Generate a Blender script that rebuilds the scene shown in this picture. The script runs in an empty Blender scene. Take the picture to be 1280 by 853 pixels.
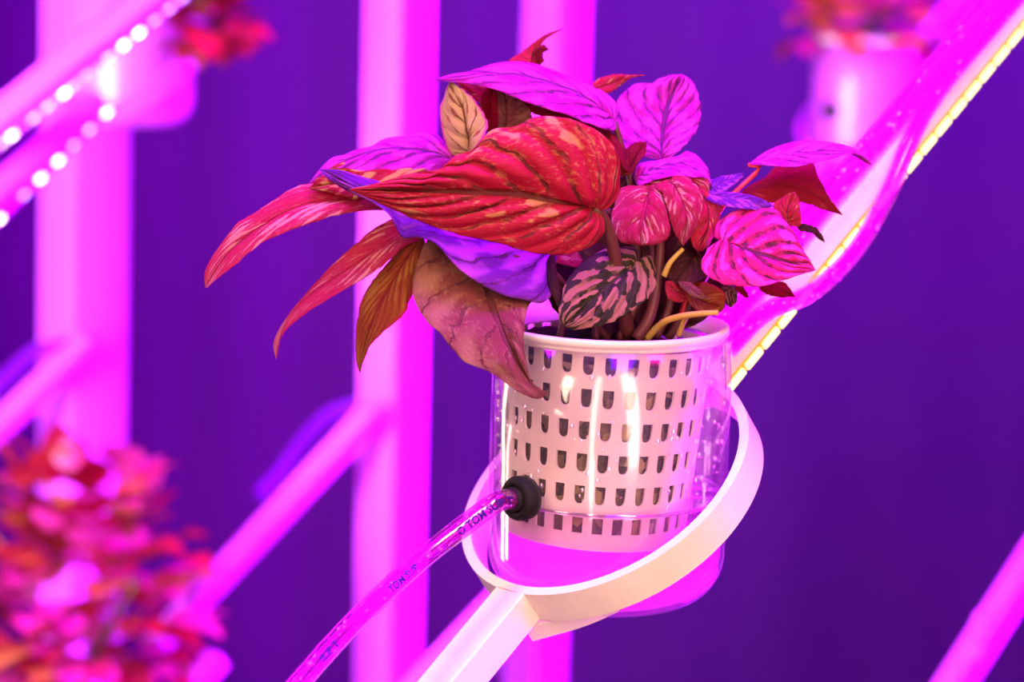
import bpy, bmesh, math, random
from mathutils import Vector, Matrix, noise
random.seed(7)
sc = bpy.context.scene
COL = sc.collection
PI = math.pi
# ------------------------------------------------------------------ camera
FPX = 1280 * 85 / 36
CAM = Vector((0, -1.0, 1.40))
ROT = Matrix.Rotation(math.radians(80.5), 3, 'X') @ Matrix.Rotation(math.radians(1.3), 3, 'Z')
cd = bpy.data.cameras.new('camera'); cam = bpy.data.objects.new('camera', cd); COL.objects.link(cam)
cam.matrix_world = Matrix.Translation(CAM) @ ROT.to_4x4()
cd.lens = 85; cd.sensor_width = 36; cd.clip_start = .02
cd.dof.use_dof = True; cd.dof.focus_distance = 0.975; cd.dof.aperture_fstop = 6.4
sc.camera = cam
def P(x, y, d):
    """world point seen at photo pixel x, y at distance d (metres) along the lens axis"""
    return CAM + ROT @ Vector(((x - 640) / FPX * d, -(y - 426.5) / FPX * d, -d))
# ------------------------------------------------------------------ light
sc.view_settings.view_transform = 'Standard'; sc.view_settings.look = 'None'
sc.view_settings.exposure = 0.0; sc.view_settings.gamma = 1
w = bpy.data.worlds.new('world'); sc.world = w; w.use_nodes = True
w.node_tree.nodes['Background'].inputs[0].default_value = (.25, 0, 1, 1)
w.node_tree.nodes['Background'].inputs[1].default_value = .05
def area(name, loc, target, size, energy, col, spread=180):
    l = bpy.data.lights.new(name, 'AREA'); l.shape = 'RECTANGLE'; l.size, l.size_y = size
    l.energy = energy; l.color = col; l.spread = math.radians(spread)
    o = bpy.data.objects.new(name, l); COL.objects.link(o); o.location = loc
    o.rotation_euler = (Vector(target) - Vector(loc)).to_track_quat('-Z', 'Y').to_euler()
    return o
A0 = P(766, 406, 1.007)
T = A0 + Vector((0, 0, -.04))
WARM = (1, .64, .50)
area('tall_work_lamp', A0 + Vector((.24, -.68, .30)), T, (.15, 1.2), 13, WARM)
area('tall_work_lamp', A0 + Vector((-.22, -.68, .25)), T, (.05, 1.2), 4.8, WARM)
area('added_upper_fill', A0 + Vector((-.60, -.45, .55)), T + Vector((-.05, 0, -.1)), (.12, .5), 6, (1, .66, .48))  # added fill that whitens the top face of the near bar
area('side_work_lamp', A0 + Vector((-1.25, -.1, .1)), A0 + Vector((-.1, 1.1, 0)), (.25, 1.6), 26, (.62, 1, .85), 70)
area('rear_work_lamp', A0 + Vector((-.75, .45, .05)), T, (.06, .9), 4, (1, .75, .62))
area('grow_lamp', A0 + Vector((.30, .15, .95)), T, (.8, .2), 20, (1, 0, .30))
area('grow_lamp', A0 + Vector((.10, .0, .95)), T, (.8, .2), 40, (.12, 0, 1))
area('rear_grow_lamp', A0 + Vector((1.2, .2, .45)), A0 + Vector((-.1, 1.1, -.1)), (.4, 1.4), 42, (.50, 0, 1), 66)
area('rear_grow_lamp', A0 + Vector((-.3, .1, 1.15)), A0 + Vector((-.2, 1.1, -.2)), (1.4, .3), 38, (.55, 0, 1))
area('added_wall_fill', A0 + Vector((.7, 1.5, 1.2)), A0 + Vector((.8, 2.7, -.2)), (1.8, .2), 125, (.27, 0, 1))  # added light, there only to brighten the backdrop
area('added_low_fill', A0 + Vector((.50, .42, -.50)), A0 + Vector((0, 0, -.10)), (.3, .3), 7, (.65, 0, 1), 60)  # added from below and behind to brighten the water in the cup
# ------------------------------------------------------------------ helpers
def finish(o, parent=None, label=None, cat=None, group=None, kind=None):
    if parent is not None: o.parent = parent
    for k, v in (('label', label), ('category', cat), ('group', group), ('kind', kind)):
        if v: o[k] = v
    return o
def empty(name, loc, label, cat, group=None, kind=None):
    o = bpy.data.objects.new(name, None); COL.objects.link(o); o.location = loc; o.empty_display_size = .02
    return finish(o, None, label, cat, group, kind)
def mesh(name, bm, mat, parent=None, smooth=True, loc=None, **k):
    me = bpy.data.meshes.new(name); bm.to_mesh(me); bm.free()
    if smooth: me.polygons.foreach_set('use_smooth', [True] * len(me.polygons))
    if mat: me.materials.append(mat)
    o = bpy.data.objects.new(name, me); COL.objects.link(o)
    if loc is not None:                      # geometry given in world space, origin moved to loc
        me.transform(Matrix.Translation(-Vector(loc))); o.location = loc
    if parent is not None:
        o.parent = parent
        o.location = Vector(o.location) - (Vector(parent.location) if parent.parent is None else Vector(parent.location) + Vector(parent.parent.location)) if loc is not None else o.location
    return finish(o, None, **k)
# meshes are made in world space and moved to local space of their thing
def W(name, bm, mat, parent=None, smooth=True, **k):
    if parent is None:
        vs = [v.co for v in bm.verts]; c = sum(vs, Vector()) / len(vs)
        return mesh(name, bm, mat, None, smooth, c, **k)
    off = Vector(); q = parent
    while q is not None: off += Vector(q.location); q = q.parent
    for v in bm.verts: v.co -= off
    return mesh(name, bm, mat, parent, smooth, None, **k)
def catmull(pts, n):
    pts = [Vector(p) for p in pts]
    L = [0]
    for a, b in zip(pts, pts[1:]): L.append(L[-1] + max((b - a).length, 1e-6))
    out = []; q = [2 * pts[0] - pts[1]] + pts + [2 * pts[-1] - pts[-2]]
    for i in range(n):
        s = L[-1] * i / (n - 1); j = 0
        while j < len(L) - 2 and s > L[j + 1]: j += 1
        t = (s - L[j]) / (L[j + 1] - L[j]); a, b, c, d = q[j:j + 4]
        out.append(.5 * ((2 * b) + (c - a) * t + (2 * a - 5 * b + 4 * c - d) * t * t + (3 * b - 3 * c + d - a) * t ** 3))
    return out
def frames(path, up=Vector((0, -.3, 1))):
    fr = []
    for i, p in enumerate(path):
        t = (path[min(i + 1, len(path) - 1)] - path[max(i - 1, 0)]).normalized()
        s = t.cross(up).normalized(); fr.append((p, t, s, s.cross(t).normalized()))
    return fr
def tube(bm, path, r, seg=12, cap=True):
    rr = r if callable(r) else (lambda t: r)
    rings = []; n = len(path)
    for i, (p, t, s, u) in enumerate(frames(path)):
        q = rr(i / (n - 1)); rings.append([bm.verts.new(p + q * (math.cos(2 * PI * k / seg) * s + math.sin(2 * PI * k / seg) * u)) for k in range(seg)])
    for a, b in zip(rings, rings[1:]):
        for k in range(seg): bm.faces.new((a[k], a[(k + 1) % seg], b[(k + 1) % seg], b[k]))
    if cap: bm.faces.new(rings[0][::-1]); bm.faces.new(rings[-1])
def lathe(bm, prof, c, seg=64, closed=False, axis=None):
    M = Matrix.Identity(3) if axis is None else Vector((0, 0, 1)).rotation_difference(axis).to_matrix()
    rings = []
    for r, z in prof:
        if r < 1e-6: rings.append([bm.verts.new(c + M @ Vector((0, 0, z)))])
        else: rings.append([bm.verts.new(c + M @ Vector((r * math.cos(2 * PI * k / seg), r * math.sin(2 * PI * k / seg), z))) for k in range(seg)])
    pr = list(zip(rings, rings[1:])) + ([(rings[-1], rings[0])] if closed else [])
    for a, b in pr:
        for k in range(seg):
            k2 = (k + 1) % seg
            if len(a) == 1: bm.faces.new((a[0], b[k2], b[k]))
            elif len(b) == 1: bm.faces.new((a[k], a[k2], b[0]))
            else: bm.faces.new((a[k], a[k2], b[k2], b[k]))
def box(bm, c, ax, half, bevel=0):
    vs = []
    for i in (-1, 1):
        for j in (-1, 1):
            for k in (-1, 1): vs.append(bm.verts.new(c + ax[0] * half[0] * i + ax[1] * half[1] * j + ax[2] * half[2] * k))
    fs = [bm.faces.new([vs[i] for i in f]) for f in ((0, 1, 3, 2), (4, 6, 7, 5), (0, 4, 5, 1), (2, 3, 7, 6), (0, 2, 6, 4), (1, 5, 7, 3))]
    if bevel: bmesh.ops.bevel(bm, geom=list({e for f in fs for e in f.edges}), offset=bevel, segments=3, affect='EDGES', profile=.5)
def blob(bm, c, r, s=(1, 1, 1), sub=1):
    bmesh.ops.create_icosphere(bm, subdivisions=sub, radius=1, matrix=Matrix.Translation(c) @ Matrix.Diagonal((r * s[0], r * s[1], r * s[2], 1)))
# ------------------------------------------------------------------ materials
class N:
    def __init__(s, name):
        s.m = bpy.data.materials.new(name); s.m.use_nodes = True; s.t = s.m.node_tree; s.t.nodes.clear()
        s.out = s.t.nodes.new('ShaderNodeOutputMaterial')
    def n(s, kind, ins=None, **props):
        nd = s.t.nodes.new('ShaderNode' + kind)
        for k, v in props.items(): setattr(nd, k, v)
        for k, v in (ins or {}).items(): s.set(nd.inputs[k], v)
        return nd
    def set(s, inp, v):
        if isinstance(v, bpy.types.NodeSocket): s.t.links.new(v, inp)
        elif isinstance(v, tuple) and len(v) == 3 and inp.type == 'RGBA': inp.default_value = (*v, 1)
        else: inp.default_value = v
    def ma(s, op, a, b=0., c=0.):
        nd = s.n('Math', {0: a, 1: b, 2: c}, operation=op); return nd.outputs[0]
    def mix(s, f, a, b):
        nd = s.n('Mix', data_type='RGBA'); s.set(nd.inputs[0], f); s.set(nd.inputs[6], a); s.set(nd.inputs[7], b); return nd.outputs[2]
    def ramp(s, v, lo, hi):
        return s.n('MapRange', {0: v, 1: lo, 2: hi, 3: 0., 4: 1.}, interpolation_type='SMOOTHSTEP').outputs[0]
    def noise(s, vec, scale, det=3., rough=.55):
        nd = s.n('TexNoise', {'Scale': scale, 'Detail': det, 'Roughness': rough}); s.t.links.new(vec, nd.inputs['Vector']); return nd.outputs[0]
    def sh(s, a): s.t.links.new(a.outputs[0], s.out.inputs[0]); return s.m
def plastic(name, col, rough=.4, spec=.4, sss=0., bump=0., var=.04, nscale=60, trans=0.):
    k = N(name); tc = k.n('TexCoord').outputs['Object']; nz = k.noise(tc, nscale)
    c = k.mix(k.ramp(nz, .35, .7), col, tuple(max(0, x * (1 - var)) for x in col))
    p = k.n('BsdfPrincipled', {'Base Color': c, 'Roughness': rough, 'Specular IOR Level': spec})
    if bump:
        b = k.n('Bump', {'Height': nz, 'Strength': bump, 'Distance': .001}); k.t.links.new(b.outputs[0], p.inputs['Normal'])
    if trans:
        tr = k.n('BsdfTranslucent', {'Color': c}); mx = k.n('MixShader', {0: trans, 1: p.outputs[0], 2: tr.outputs[0]}); return k.sh(mx)
    return k.sh(p)
def clear(name, tint=(1, 1, 1), milk=0., milk_ramp=None, milkcol=(1, 1, 1), rough=.02, refl=1., base=.04):
    """thin clear acrylic: see-through body with Fresnel reflection and a little milky scatter"""
    k = N(name); lw = k.n('LayerWeight', {'Blend': .35})
    f = k.ma('ADD', k.ma('MULTIPLY', k.ma('POWER', lw.outputs['Facing'], 3.), refl), base)
    t = k.n('BsdfTransparent', {'Color': tint}); g = k.n('BsdfGlossy', {'Color': (1, 1, 1), 'Roughness': rough})
    a = t.outputs[0]
    if milk:
        d = k.n('BsdfDiffuse', {'Color': milkcol}); tl = k.n('BsdfTranslucent', {'Color': milkcol})
        mm = k.n('MixShader', {0: .5, 1: d.outputs[0], 2: tl.outputs[0]})
        if milk_ramp:                                       # milk increases downwards (object z), standing in for refracted light
            zc = k.n('SeparateXYZ', {0: k.n('TexCoord').outputs['Object']}).outputs[2]
            milk = k.ma('MULTIPLY_ADD', k.ramp(zc, milk_ramp[0], milk_ramp[1]), milk - milk_ramp[2], milk_ramp[2])
        a = k.n('MixShader', {0: milk, 1: a, 2: mm.outputs[0]}).outputs[0]
    return k.sh(k.n('MixShader', {0: f, 1: a, 2: g.outputs[0]}))
def emit(name, col, s):
    k = N(name); return k.sh(k.n('Emission', {'Color': col, 'Strength': s}))
def leafmat(name, base, patch, vein, amount=.3, nv=7., slope=.42, vw=.10, fleck=.3, trans=.3, scale=5., tint=(.8, .02, .1), edge=None, sharp=.06, near=None):
    base, patch = tuple(x * .60 for x in base), tuple(x * .66 for x in patch)
    k = N(name); uv = k.n('TexCoord').outputs['UV']; sp = k.n('SeparateXYZ', {0: uv}); U, V = sp.outputs[0], sp.outputs[1]
    oi = k.n('ObjectInfo').outputs['Random']
    off = k.n('CombineXYZ', {0: k.ma('MULTIPLY', oi, 37.), 1: k.ma('MULTIPLY', oi, 11.), 2: 0.}).outputs[0]
    vec = k.n('VectorMath', {0: uv, 1: off}, operation='ADD').outputs[0]
    av = k.ma('ABSOLUTE', k.ma('MULTIPLY_ADD', V, 2., -1.))
    warp = k.ma('MULTIPLY', k.ma('SUBTRACT', k.noise(vec, 5., 4., .6), .5), .13)
    s_ = k.ma('ADD', k.ma('SUBTRACT', U, k.ma('MULTIPLY', k.ma('POWER', av, .85), slope)), warp)
    fr = k.ma('FRACT', k.ma('MULTIPLY', s_, nv)); d = k.ma('ABSOLUTE', k.ma('SUBTRACT', fr, .5))      # .5 on the veins, 0 between
    width = k.ma('SUBTRACT', .5, k.ma('MULTIPLY', vw, k.ma('SUBTRACT', 1.15, av)))
    side = k.ma('MULTIPLY', k.ramp(d, k.ma('SUBTRACT', width, .04), width), k.ma('MULTIPLY_ADD', k.ramp(k.noise(vec, 9., 3.), .38, .6), .75, .25))
    mid = k.ramp(k.ma('ADD', av, k.ma('MULTIPLY', k.ma('SUBTRACT', k.noise(vec, 20.), .5), .03)), .075, .035)
    vmask = k.ma('MAXIMUM', side, mid)
    stretch = k.n('Mapping', {0: vec, 3: (1., .6, 1.)}).outputs[0]
    nz = k.noise(stretch, scale, 2., .45)
    pm = k.ma('ADD', nz, k.ma('MULTIPLY', k.ma('SUBTRACT', .22, d), .45))
    pmask = k.ramp(pm, .72 - amount * .55, .72 - amount * .55 + sharp)
    fine = k.noise(vec, 45., 5., .7)
    fm = k.ma('MULTIPLY', k.ramp(fine, .53, .62), fleck)
    c = k.mix(pmask, base, patch); c = k.mix(k.ma('MULTIPLY', fm, k.ramp(nz, .4, .55)), c, tuple(min(1, x * 1.1 + .03) for x in patch))
    c = k.mix(k.ma('MULTIPLY', k.ma('MULTIPLY', k.ramp(d, .30, .43), k.ramp(k.noise(vec, 11., 4., .7), .50, .58)), fleck), c, near or patch)
    if edge: c = k.mix(k.ramp(av, .82, .97), c, edge)
    c = k.mix(k.ma('MULTIPLY', vmask, .93), c, vein)
    c = k.mix(k.ma('MULTIPLY', k.ramp(k.noise(vec, 90., 4., .7), .45, .7), .30), c, tuple(x * .35 for x in base))
    h = k.ma('SUBTRACT', k.ma('ADD', k.ma('MULTIPLY', k.noise(vec, 60., 4., .65), .5), k.ma('MULTIPLY', pmask, .15)), k.ma('MULTIPLY', vmask, .55))
    b = k.n('Bump', {'Height': h, 'Strength': 1., 'Distance': .0010})
    p = k.n('BsdfPrincipled', {'Base Color': c, 'Roughness': .6, 'Specular IOR Level': .14, 'Normal': b.outputs[0]})
    tr = k.n('BsdfTranslucent', {'Color': k.mix(.5, c, tint), 'Normal': b.outputs[0]})
    return k.sh(k.n('MixShader', {0: trans, 1: p.outputs[0], 2: tr.outputs[0]}))
M_white = plastic('white_painted_plywood', (.80, .66, .60), .45, .35, bump=.12, var=.08)
M_post = plastic('white_post_magenta_light_tint', (.80, .045, .86), .5, .1, var=.03, nscale=9)  # white parts; the magenta of the grow light is put into their colour
M_basket = plastic('off_white_basket_plastic', (.82, .70, .62), .38, .45, var=.12, nscale=45, bump=.08, trans=.22)
M_rubber = plastic('black_rubber', (.010, .007, .008), .6, .12, bump=.4, nscale=300)
M_cup = clear('clear_acrylic', (1, .95, .99), milk=.02, milkcol=(1, .80, .95), rough=.12, refl=.75, base=.05)
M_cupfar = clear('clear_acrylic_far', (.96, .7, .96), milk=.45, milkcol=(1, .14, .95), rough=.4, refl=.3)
M_water = clear('water_refracted_light_tint', (1, .86, 1), milk=.6, milk_ramp=(.009, .001, .05), milkcol=(1, .06, .85), rough=.03, refl=.8, base=.04)  # clear water; pink milk stands in for magenta light refracted through it
M_hose = clear('clear_vinyl_hose', (1, .42, .98), milk=.08, milkcol=(1, .05, .80), rough=.10, refl=1., base=.08)
M_fleck = clear('bright_water_fleck', (.8, .8, 1), rough=.1, refl=1., base=.8)
M_drop = clear('water_droplet', (1, .95, 1), rough=.0, refl=1., base=.25)
M_ink = plastic('dark_blue_ink', (.02, .0, .16), .6, .2)
M_strip = emit('warm_led_strip', (1, .22, .02), 2.2)
M_chip = emit('warm_led_chip', (1, .68, .26), 3.4)
M_chipw = emit('white_led_chip', (1, .78, .74), 11)
M_chipb = emit('violet_led_chip', (.35, .25, 1), 6)
k = N('potting_mix'); tc = k.n('TexCoord').outputs['Object']; nz = k.noise(tc, 260., 4., .7)
sp = k.n('SeparateXYZ', {0: tc})
v = k.n('TexVoronoi', {'Scale': 190.}); k.t.links.new(tc, v.inputs['Vector'])
c = k.mix(k.ramp(nz, .35, .65), (.012, .007, .006), (.09, .06, .03)); c = k.mix(k.ramp(v.outputs['Color'], .45, .8), c, (.34, .25, .10))
M_soil_low = k.sh(k.n('BsdfPrincipled', {'Base Color': c, 'Roughness': .9}))
M_soil = plastic('dark_potting_soil', (.02, .010, .008), .95, .1, bump=1., var=.6, nscale=300)
k = N('backdrop_wall'); tc = k.n('TexCoord').outputs['Object']; nz = k.noise(tc, 1.3, 3.)
c = k.mix(k.ramp(nz, .3, .7), (.070, .003, .105), (.092, .004, .118))
M_wall = k.sh(k.n('BsdfPrincipled', {'Base Color': c, 'Roughness': .85, 'Specular IOR Level': .1}))
M_floor = plastic('grey_concrete_floor', (.12, .12, .12), .8, .2, var=.3, nscale=5)
# ------------------------------------------------------------------ setting
X, Y, Z = Vector((1, 0, 0)), Vector((0, 1, 0)), Vector((0, 0, 1))
bm = bmesh.new(); n = 240; vv = []
for i in range(n + 1):                                    # softly rippled dark backdrop
    x = -3 + 6 * i / n; y = 2.62 + .008 * math.sin(x * 16) + .006 * math.sin(x * 37 + 1)
    vv.append((bm.verts.new((x, y, 0)), bm.verts.new((x, y, 3.2))))
for a, b in zip(vv, vv[1:]): bm.faces.new((a[0], b[0], b[1], a[1]))
W('wall_back', bm, M_wall, kind='structure')
bm = bmesh.new(); box(bm, Vector((0, .5, -.05)), (X, Y, Z), (3, 2.3, .05)); W('floor', bm, M_floor, None, False, kind='structure')
def post(x, y, d, wpx, deg, name='support_post', **kk):
    c = P(x, y, d); h = wpx / FPX * d / (abs(math.cos(math.radians(deg))) + abs(math.sin(math.radians(deg)))) / 2
    a = math.radians(deg); bm = bmesh.new()
    box(bm, Vector((0, 0, 1.5)), (Vector((math.cos(a), math.sin(a), 0)), Vector((-math.sin(a), math.cos(a), 0)), Z), (h, h, 1.5), h * .18)
    lean = Matrix.Rotation(math.radians(kk.pop('lean', 0)), 3, 'Y')
    for v in bm.verts: v.co = lean @ (v.co - Vector((0, 0, c.z))) + c
    return W(name, bm, M_post, cat='post', group='upright posts', smooth=True, **kk)
post(105, 350, 2.15, 118, 40, lean=1.0, label='wide upright post at the left edge behind the glowing light arms')
post(492, 430, 2.0, 90, 48, lean=0.2, label='upright post behind the left-hand begonia leaves')
post(676, 600, 2.35, 84, 46, lean=0.5, label='upright post directly behind the begonia, its top beside the red leaf tip')
# ------------------------------------------------------------------ the holder: bar, ring, strip
RN = Vector((math.sin(-.6111), math.sin(-.5076), 1)).normalized()
RU = Y.cross(RN).normalized(); RV = RN.cross(RU)
RC = A0 + Vector((-.0024, .0013, -.0657)) - RN * .008
def proj(wp):
    v = ROT.transposed() @ (wp - CAM); return Vector((640 - v.x / v.z * FPX, 426.5 + v.y / v.z * FPX))
best = None
for i in range(3600):
    a = i * PI / 1800; d = math.cos(a) * RU + math.sin(a) * RV
    if d.x < 0: continue
    q0 = proj(RC - d * .085); q1 = proj(RC + d * .15); t = (q1 - q0).normalized(); want = Vector((632, -766)).normalized()
    e = abs(t.x * want.y - t.y * want.x)
    if t.dot(want) > 0 and (best is None or e < best[0]): best = (e, a, d.copy())
AD = best[2]; AS = AD.cross(RN).normalized()            # along the bar; AS points to the camera / lower right
if AS.y > 0: AS = -AS
BW, BH = .0085, .0078
def ring_mesh(bm, c, R, th, h, seg=96, n=RN):
    lathe(bm, [(R, -h), (R, h), (R - th, h), (R - th, -h)], c, seg, closed=True, axis=n)
def holder(off, label, group=None, name='ring_holder', far=False, lo=.34, hi=.42, led=True, chips=30, warm=True):
    c = RC + off; t = empty(name, c, label, 'holder', group)
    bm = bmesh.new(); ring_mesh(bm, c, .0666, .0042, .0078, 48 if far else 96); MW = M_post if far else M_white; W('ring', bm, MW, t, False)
    bm = bmesh.new(); box(bm, c - AD * (.0650 + lo / 2), (AD, AS, RN), (lo / 2, BW, BH), .0008); W('bar', bm, MW, t, False)
    bm = bmesh.new(); box(bm, c + AD * (.0650 + hi / 2), (AD, AS, RN), (hi / 2, BW, BH), .0008); W('bar', bm, MW, t, False)
    if not far:                                            # lower cradle strap, running under the cup from the bar
        bm = bmesh.new(); pts = [c - AD * .070 - RN * .0125 + AS * .002, c - AD * .052 - RN * .014 + AS * .025, c - AD * .02 - RN * .017 + AS * .047]
        pa = catmull(pts, 14); rings = []
        for i, (p, tt, s, u) in enumerate(frames(pa, RN)):
            hh = .0042 * (1 - .6 * i / 13); rings.append([bm.verts.new(p + s * a * .0018 + u * b * hh) for a, b in ((-1, -1), (1, -1), (1, 1), (-1, 1))])
        for a, b in zip(rings, rings[1:]):
            for q in range(4): bm.faces.new((a[q], a[(q + 1) % 4], b[(q + 1) % 4], b[q]))
        bm.faces.new(rings[0][::-1]); bm.faces.new(rings[-1]); W('cradle_strap', bm, M_white, t, False)
    if led:
        sp_ = AS * (BW + .0012) - RN * (BH - .0022)
        bm = bmesh.new(); box(bm, c + AD * (.070 + (hi - .01) / 2) + sp_, (AD, AS, RN), ((hi - .01) / 2, .0011, .0017), .0003)
        st = W('light_strip', bm, M_strip if warm else M_hose, t, False, label='glowing yellow-orange light strip' if warm else 'clear light strip')
        me = None
        for i in range(chips):
            p = c + AD * (.078 + i * (hi - .03) / (chips - 1)) + sp_ + AS * .0014
            if me is None:
                bm = bmesh.new(); box(bm, Vector(), (AD, AS, RN), (.0057 if warm else .0026, .0009, .0016), .0004)
                me = bpy.data.meshes.new('led_chip'); bm.to_mesh(me); bm.free(); me.materials.append(M_chip if warm else M_chipw)
            o = bpy.data.objects.new('led_chip', me); COL.objects.link(o); o.parent = st; o.location = p - c
    return t
def cup(off, label, group=None, far=False):
    c = A0 + off; t = empty('clear_cup', c + Vector((0, 0, -.117)), label, 'cup', group); mt = M_cupfar if far else M_cup
    prof = [(0, -.117)]
    for i in range(9):
        a = -PI / 2 + PI / 2 * i / 8; prof.append((.030 + .020 * math.cos(a), -.095 + .022 * math.sin(a)))
    prof += [(.0502, -.05), (.0500, -.004), (.0482, -.004), (.0484, -.05)]
    for i in range(9):
        a = -PI / 2 * i / 8; prof.append((.0295 + .0187 * math.cos(a), -.095 + .020 * math.sin(a)))
    prof.append((0, -.115))
    bm = bmesh.new(); lathe(bm, prof, c, 48 if far else 128); W('cup_wall', bm, mt, t)
    # rubber grommet
    az = math.radians(-47); ax = Vector((math.sin(az), -math.cos(az), .04)).normalized(); g = c + Vector((math.sin(az) * .050, -math.cos(az) * .050, 0)); g.z = c.z - .0670
    bm = bmesh.new(); lathe(bm, [(.0045, -.003), (.0088, -.003), (.0092, -.0008), (.0092, .0022), (.0082, .0040), (.0062, .0046), (.0056, .0030), (.0050, .0030), (.0050, .0058), (.0042, .0062), (.0035, .0055), (.0035, -.003)], g, 40, True, ax)
    W('grommet', bm, M_rubber, t, label='black rubber grommet')
    return t, g, ax
TILT = Matrix.Rotation(math.radians(3.0), 3, 'Y')
def basket(off, label, group=None, far=False):
    c = A0 + off + Vector((-.0015, 0, 0)); t = empty('net_basket', c, label, 'basket', group)
    def pt(th, z, dr=0):
        r = .0428 + (z + .006) * (.0428 - .0382) / .075 + dr
        return c + TILT @ Vector((r * math.sin(th), -r * math.cos(th), z))
    bm = bmesh.new(); nc = 30; grid = {}
    def vt(th, z):
        key = (round(th * 3000) % round(2 * PI * 3000), round(z * 1e6))
        if key not in grid: grid[key] = bm.verts.new(pt(th, z))
        return grid[key]
    dth = 2 * PI / nc
    for j in range(6):
        z1 = -.0045 - .0134 * j; z0 = z1 - .0134; zt = z1 - .0022; zm = zt - .0045; zb = zt - (.0078 if j < 5 else .0068)
        for i in range(nc):
            a0, a1 = i * dth - dth / 2, (i + 1) * dth - dth / 2; m = (a0 + a1) / 2; hw = .25 * dth if j < 5 else .26 * dth
            hole = [(m - hw, zt), (m - hw / 2, zt), (m, zt), (m + hw / 2, zt), (m + hw, zt), (m + hw, zm)]
            sq = 1 if j < 5 else 0
            hole += [(m + hw * (.86 if sq else 1), zm + (zb - zm) * (.62 if sq else 1)), (m + hw / 2, zm + (zb - zm) * (.93 if sq else 1)), (m, zb), (m - hw / 2, zm + (zb - zm) * (.93 if sq else 1)), (m - hw * (.86 if sq else 1), zm + (zb - zm) * (.62 if sq else 1)), (m - hw, zm)]
            q = dth / 4
            outer = [(a0, z1), (a0 + q, z1), (m, z1), (a1 - q, z1), (a1, z1), (a1, zm), (a1, z0), (a1 - q, z0), (m, z0), (a0 + q, z0), (a0, z0), (a0, zm)]
            H = [vt(*p) for p in hole]; O = [vt(*p) for p in outer]
            for s in range(12):
                bm.faces.new((O[s], H[s], H[(s + 1) % 12], O[(s + 1) % 12]))
    bot = [[vt(i * dth - dth / 2 + s * dth / 4, -.0045 - .0134 * 6) for i in range(nc) for s in range(4)]]
    low = [bm.verts.new(pt((k_ // 4) * dth - dth / 2 + (k_ % 4) * dth / 4, -.0868)) for k_ in range(nc * 4)]
    nn = nc * 4
    cc = bm.verts.new(pt(0, -.0868, -.0382 + .0003) )
    for k_ in range(nn):
        bm.faces.new((bot[0][k_], low[k_], low[(k_ + 1) % nn], bot[0][(k_ + 1) % nn]))
        bm.faces.new((low[k_], cc, low[(k_ + 1) % nn]))
    bmesh.ops.recalc_face_normals(bm, faces=bm.faces)
    o = W('basket_body', bm, M_basket, t, False)
    if not far:
        s = o.modifiers.new('thickness', 'SOLIDIFY'); s.thickness = .0011; s.offset = -1
    bm = bmesh.new()
    prof = [(.0420, -.0048), (.0432, -.0048), (.0436, -.0042), (.0478, -.0042), (.0478, -.0030), (.0480, -.0022), (.0490, -.0022), (.0490, .0004), (.0486, .0010), (.0466, .0010), (.0455, -.0010), (.0420, -.0040)]
    lathe(bm, prof, c + Vector((.001, 0, 0)), 48 if far else 96, True); W('rim', bm, M_basket, t)
    if not far:
        for j in range(6):
            bm = bmesh.new(); prof = []
            z = -.0047 - .0134 * (j + 1) + .0004; r = .0428 + (z + .006) * .0046 / .075
            lathe(bm, [(r - .0002, z - .0003), (r + .0003, z - .0003), (r + .0003, z + .0003), (r - .0002, z + .0003)], c, 96, True, TILT @ Z)
            W('moulded_rib', bm, M_basket, t)
    return t
def soil(off, label, group=None, far=False):
    c = A0 + off + Vector((-.0015, 0, 0)); bm = bmesh.new(); seg = 72; rings = []
    prof = [(0, -.006), (.012, -.005), (.024, -.006), (.034, -.007), (.0395, -.009)] + [(.0400 - .0042 * i / 14, -.011 - .0725 * i / 14) for i in range(15)] + [(0, -.0838)]
    for r, z in prof:
        if r == 0: rings.append([bm.verts.new(c + TILT @ Vector((0, 0, z)))]); continue
        rr = []
        for q in range(seg):
            a = 2 * PI * q / seg; p = Vector((r * math.cos(a), r * math.sin(a), z))
            nzv = noise.noise(p * 260) + .6 * noise.noise(p * 600)
            if z > -.009: p.z += .0022 * nzv
            else: p *= 1 + .018 * (nzv - .5)
            rr.append(bm.verts.new(c + TILT @ p))
        rings.append(rr)
    for a, b in zip(rings, rings[1:]):
        for q in range(seg):
            q2 = (q + 1) % seg
            if len(a) == 1: bm.faces.new((a[0], b[q], b[q2]))
            elif len(b) == 1: bm.faces.new((a[q2], a[q], b[0]))
            else: bm.faces.new((a[q], b[q], b[q2], a[q2]))
    for f in bm.faces: f.material_index = 0 if f.calc_center_median().z > c.z - .0115 else 1
    o = W('potting_soil', bm, M_soil, cat='soil', label=label, group=group, kind='stuff'); o.data.materials.append(M_soil_low)
    return o
holder(Vector(), 'white ring holder gripping the largest clear cup, its slanting bar edged with a glowing strip')
CUP, GP, GAX = cup(Vector(), 'large clear cup with black grommet, holding the white net basket and water')
basket(Vector(), 'off-white slotted net basket hanging inside the large clear cup')
soil(Vector(), 'dark potting soil inside the off-white net basket under the begonia')
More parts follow.
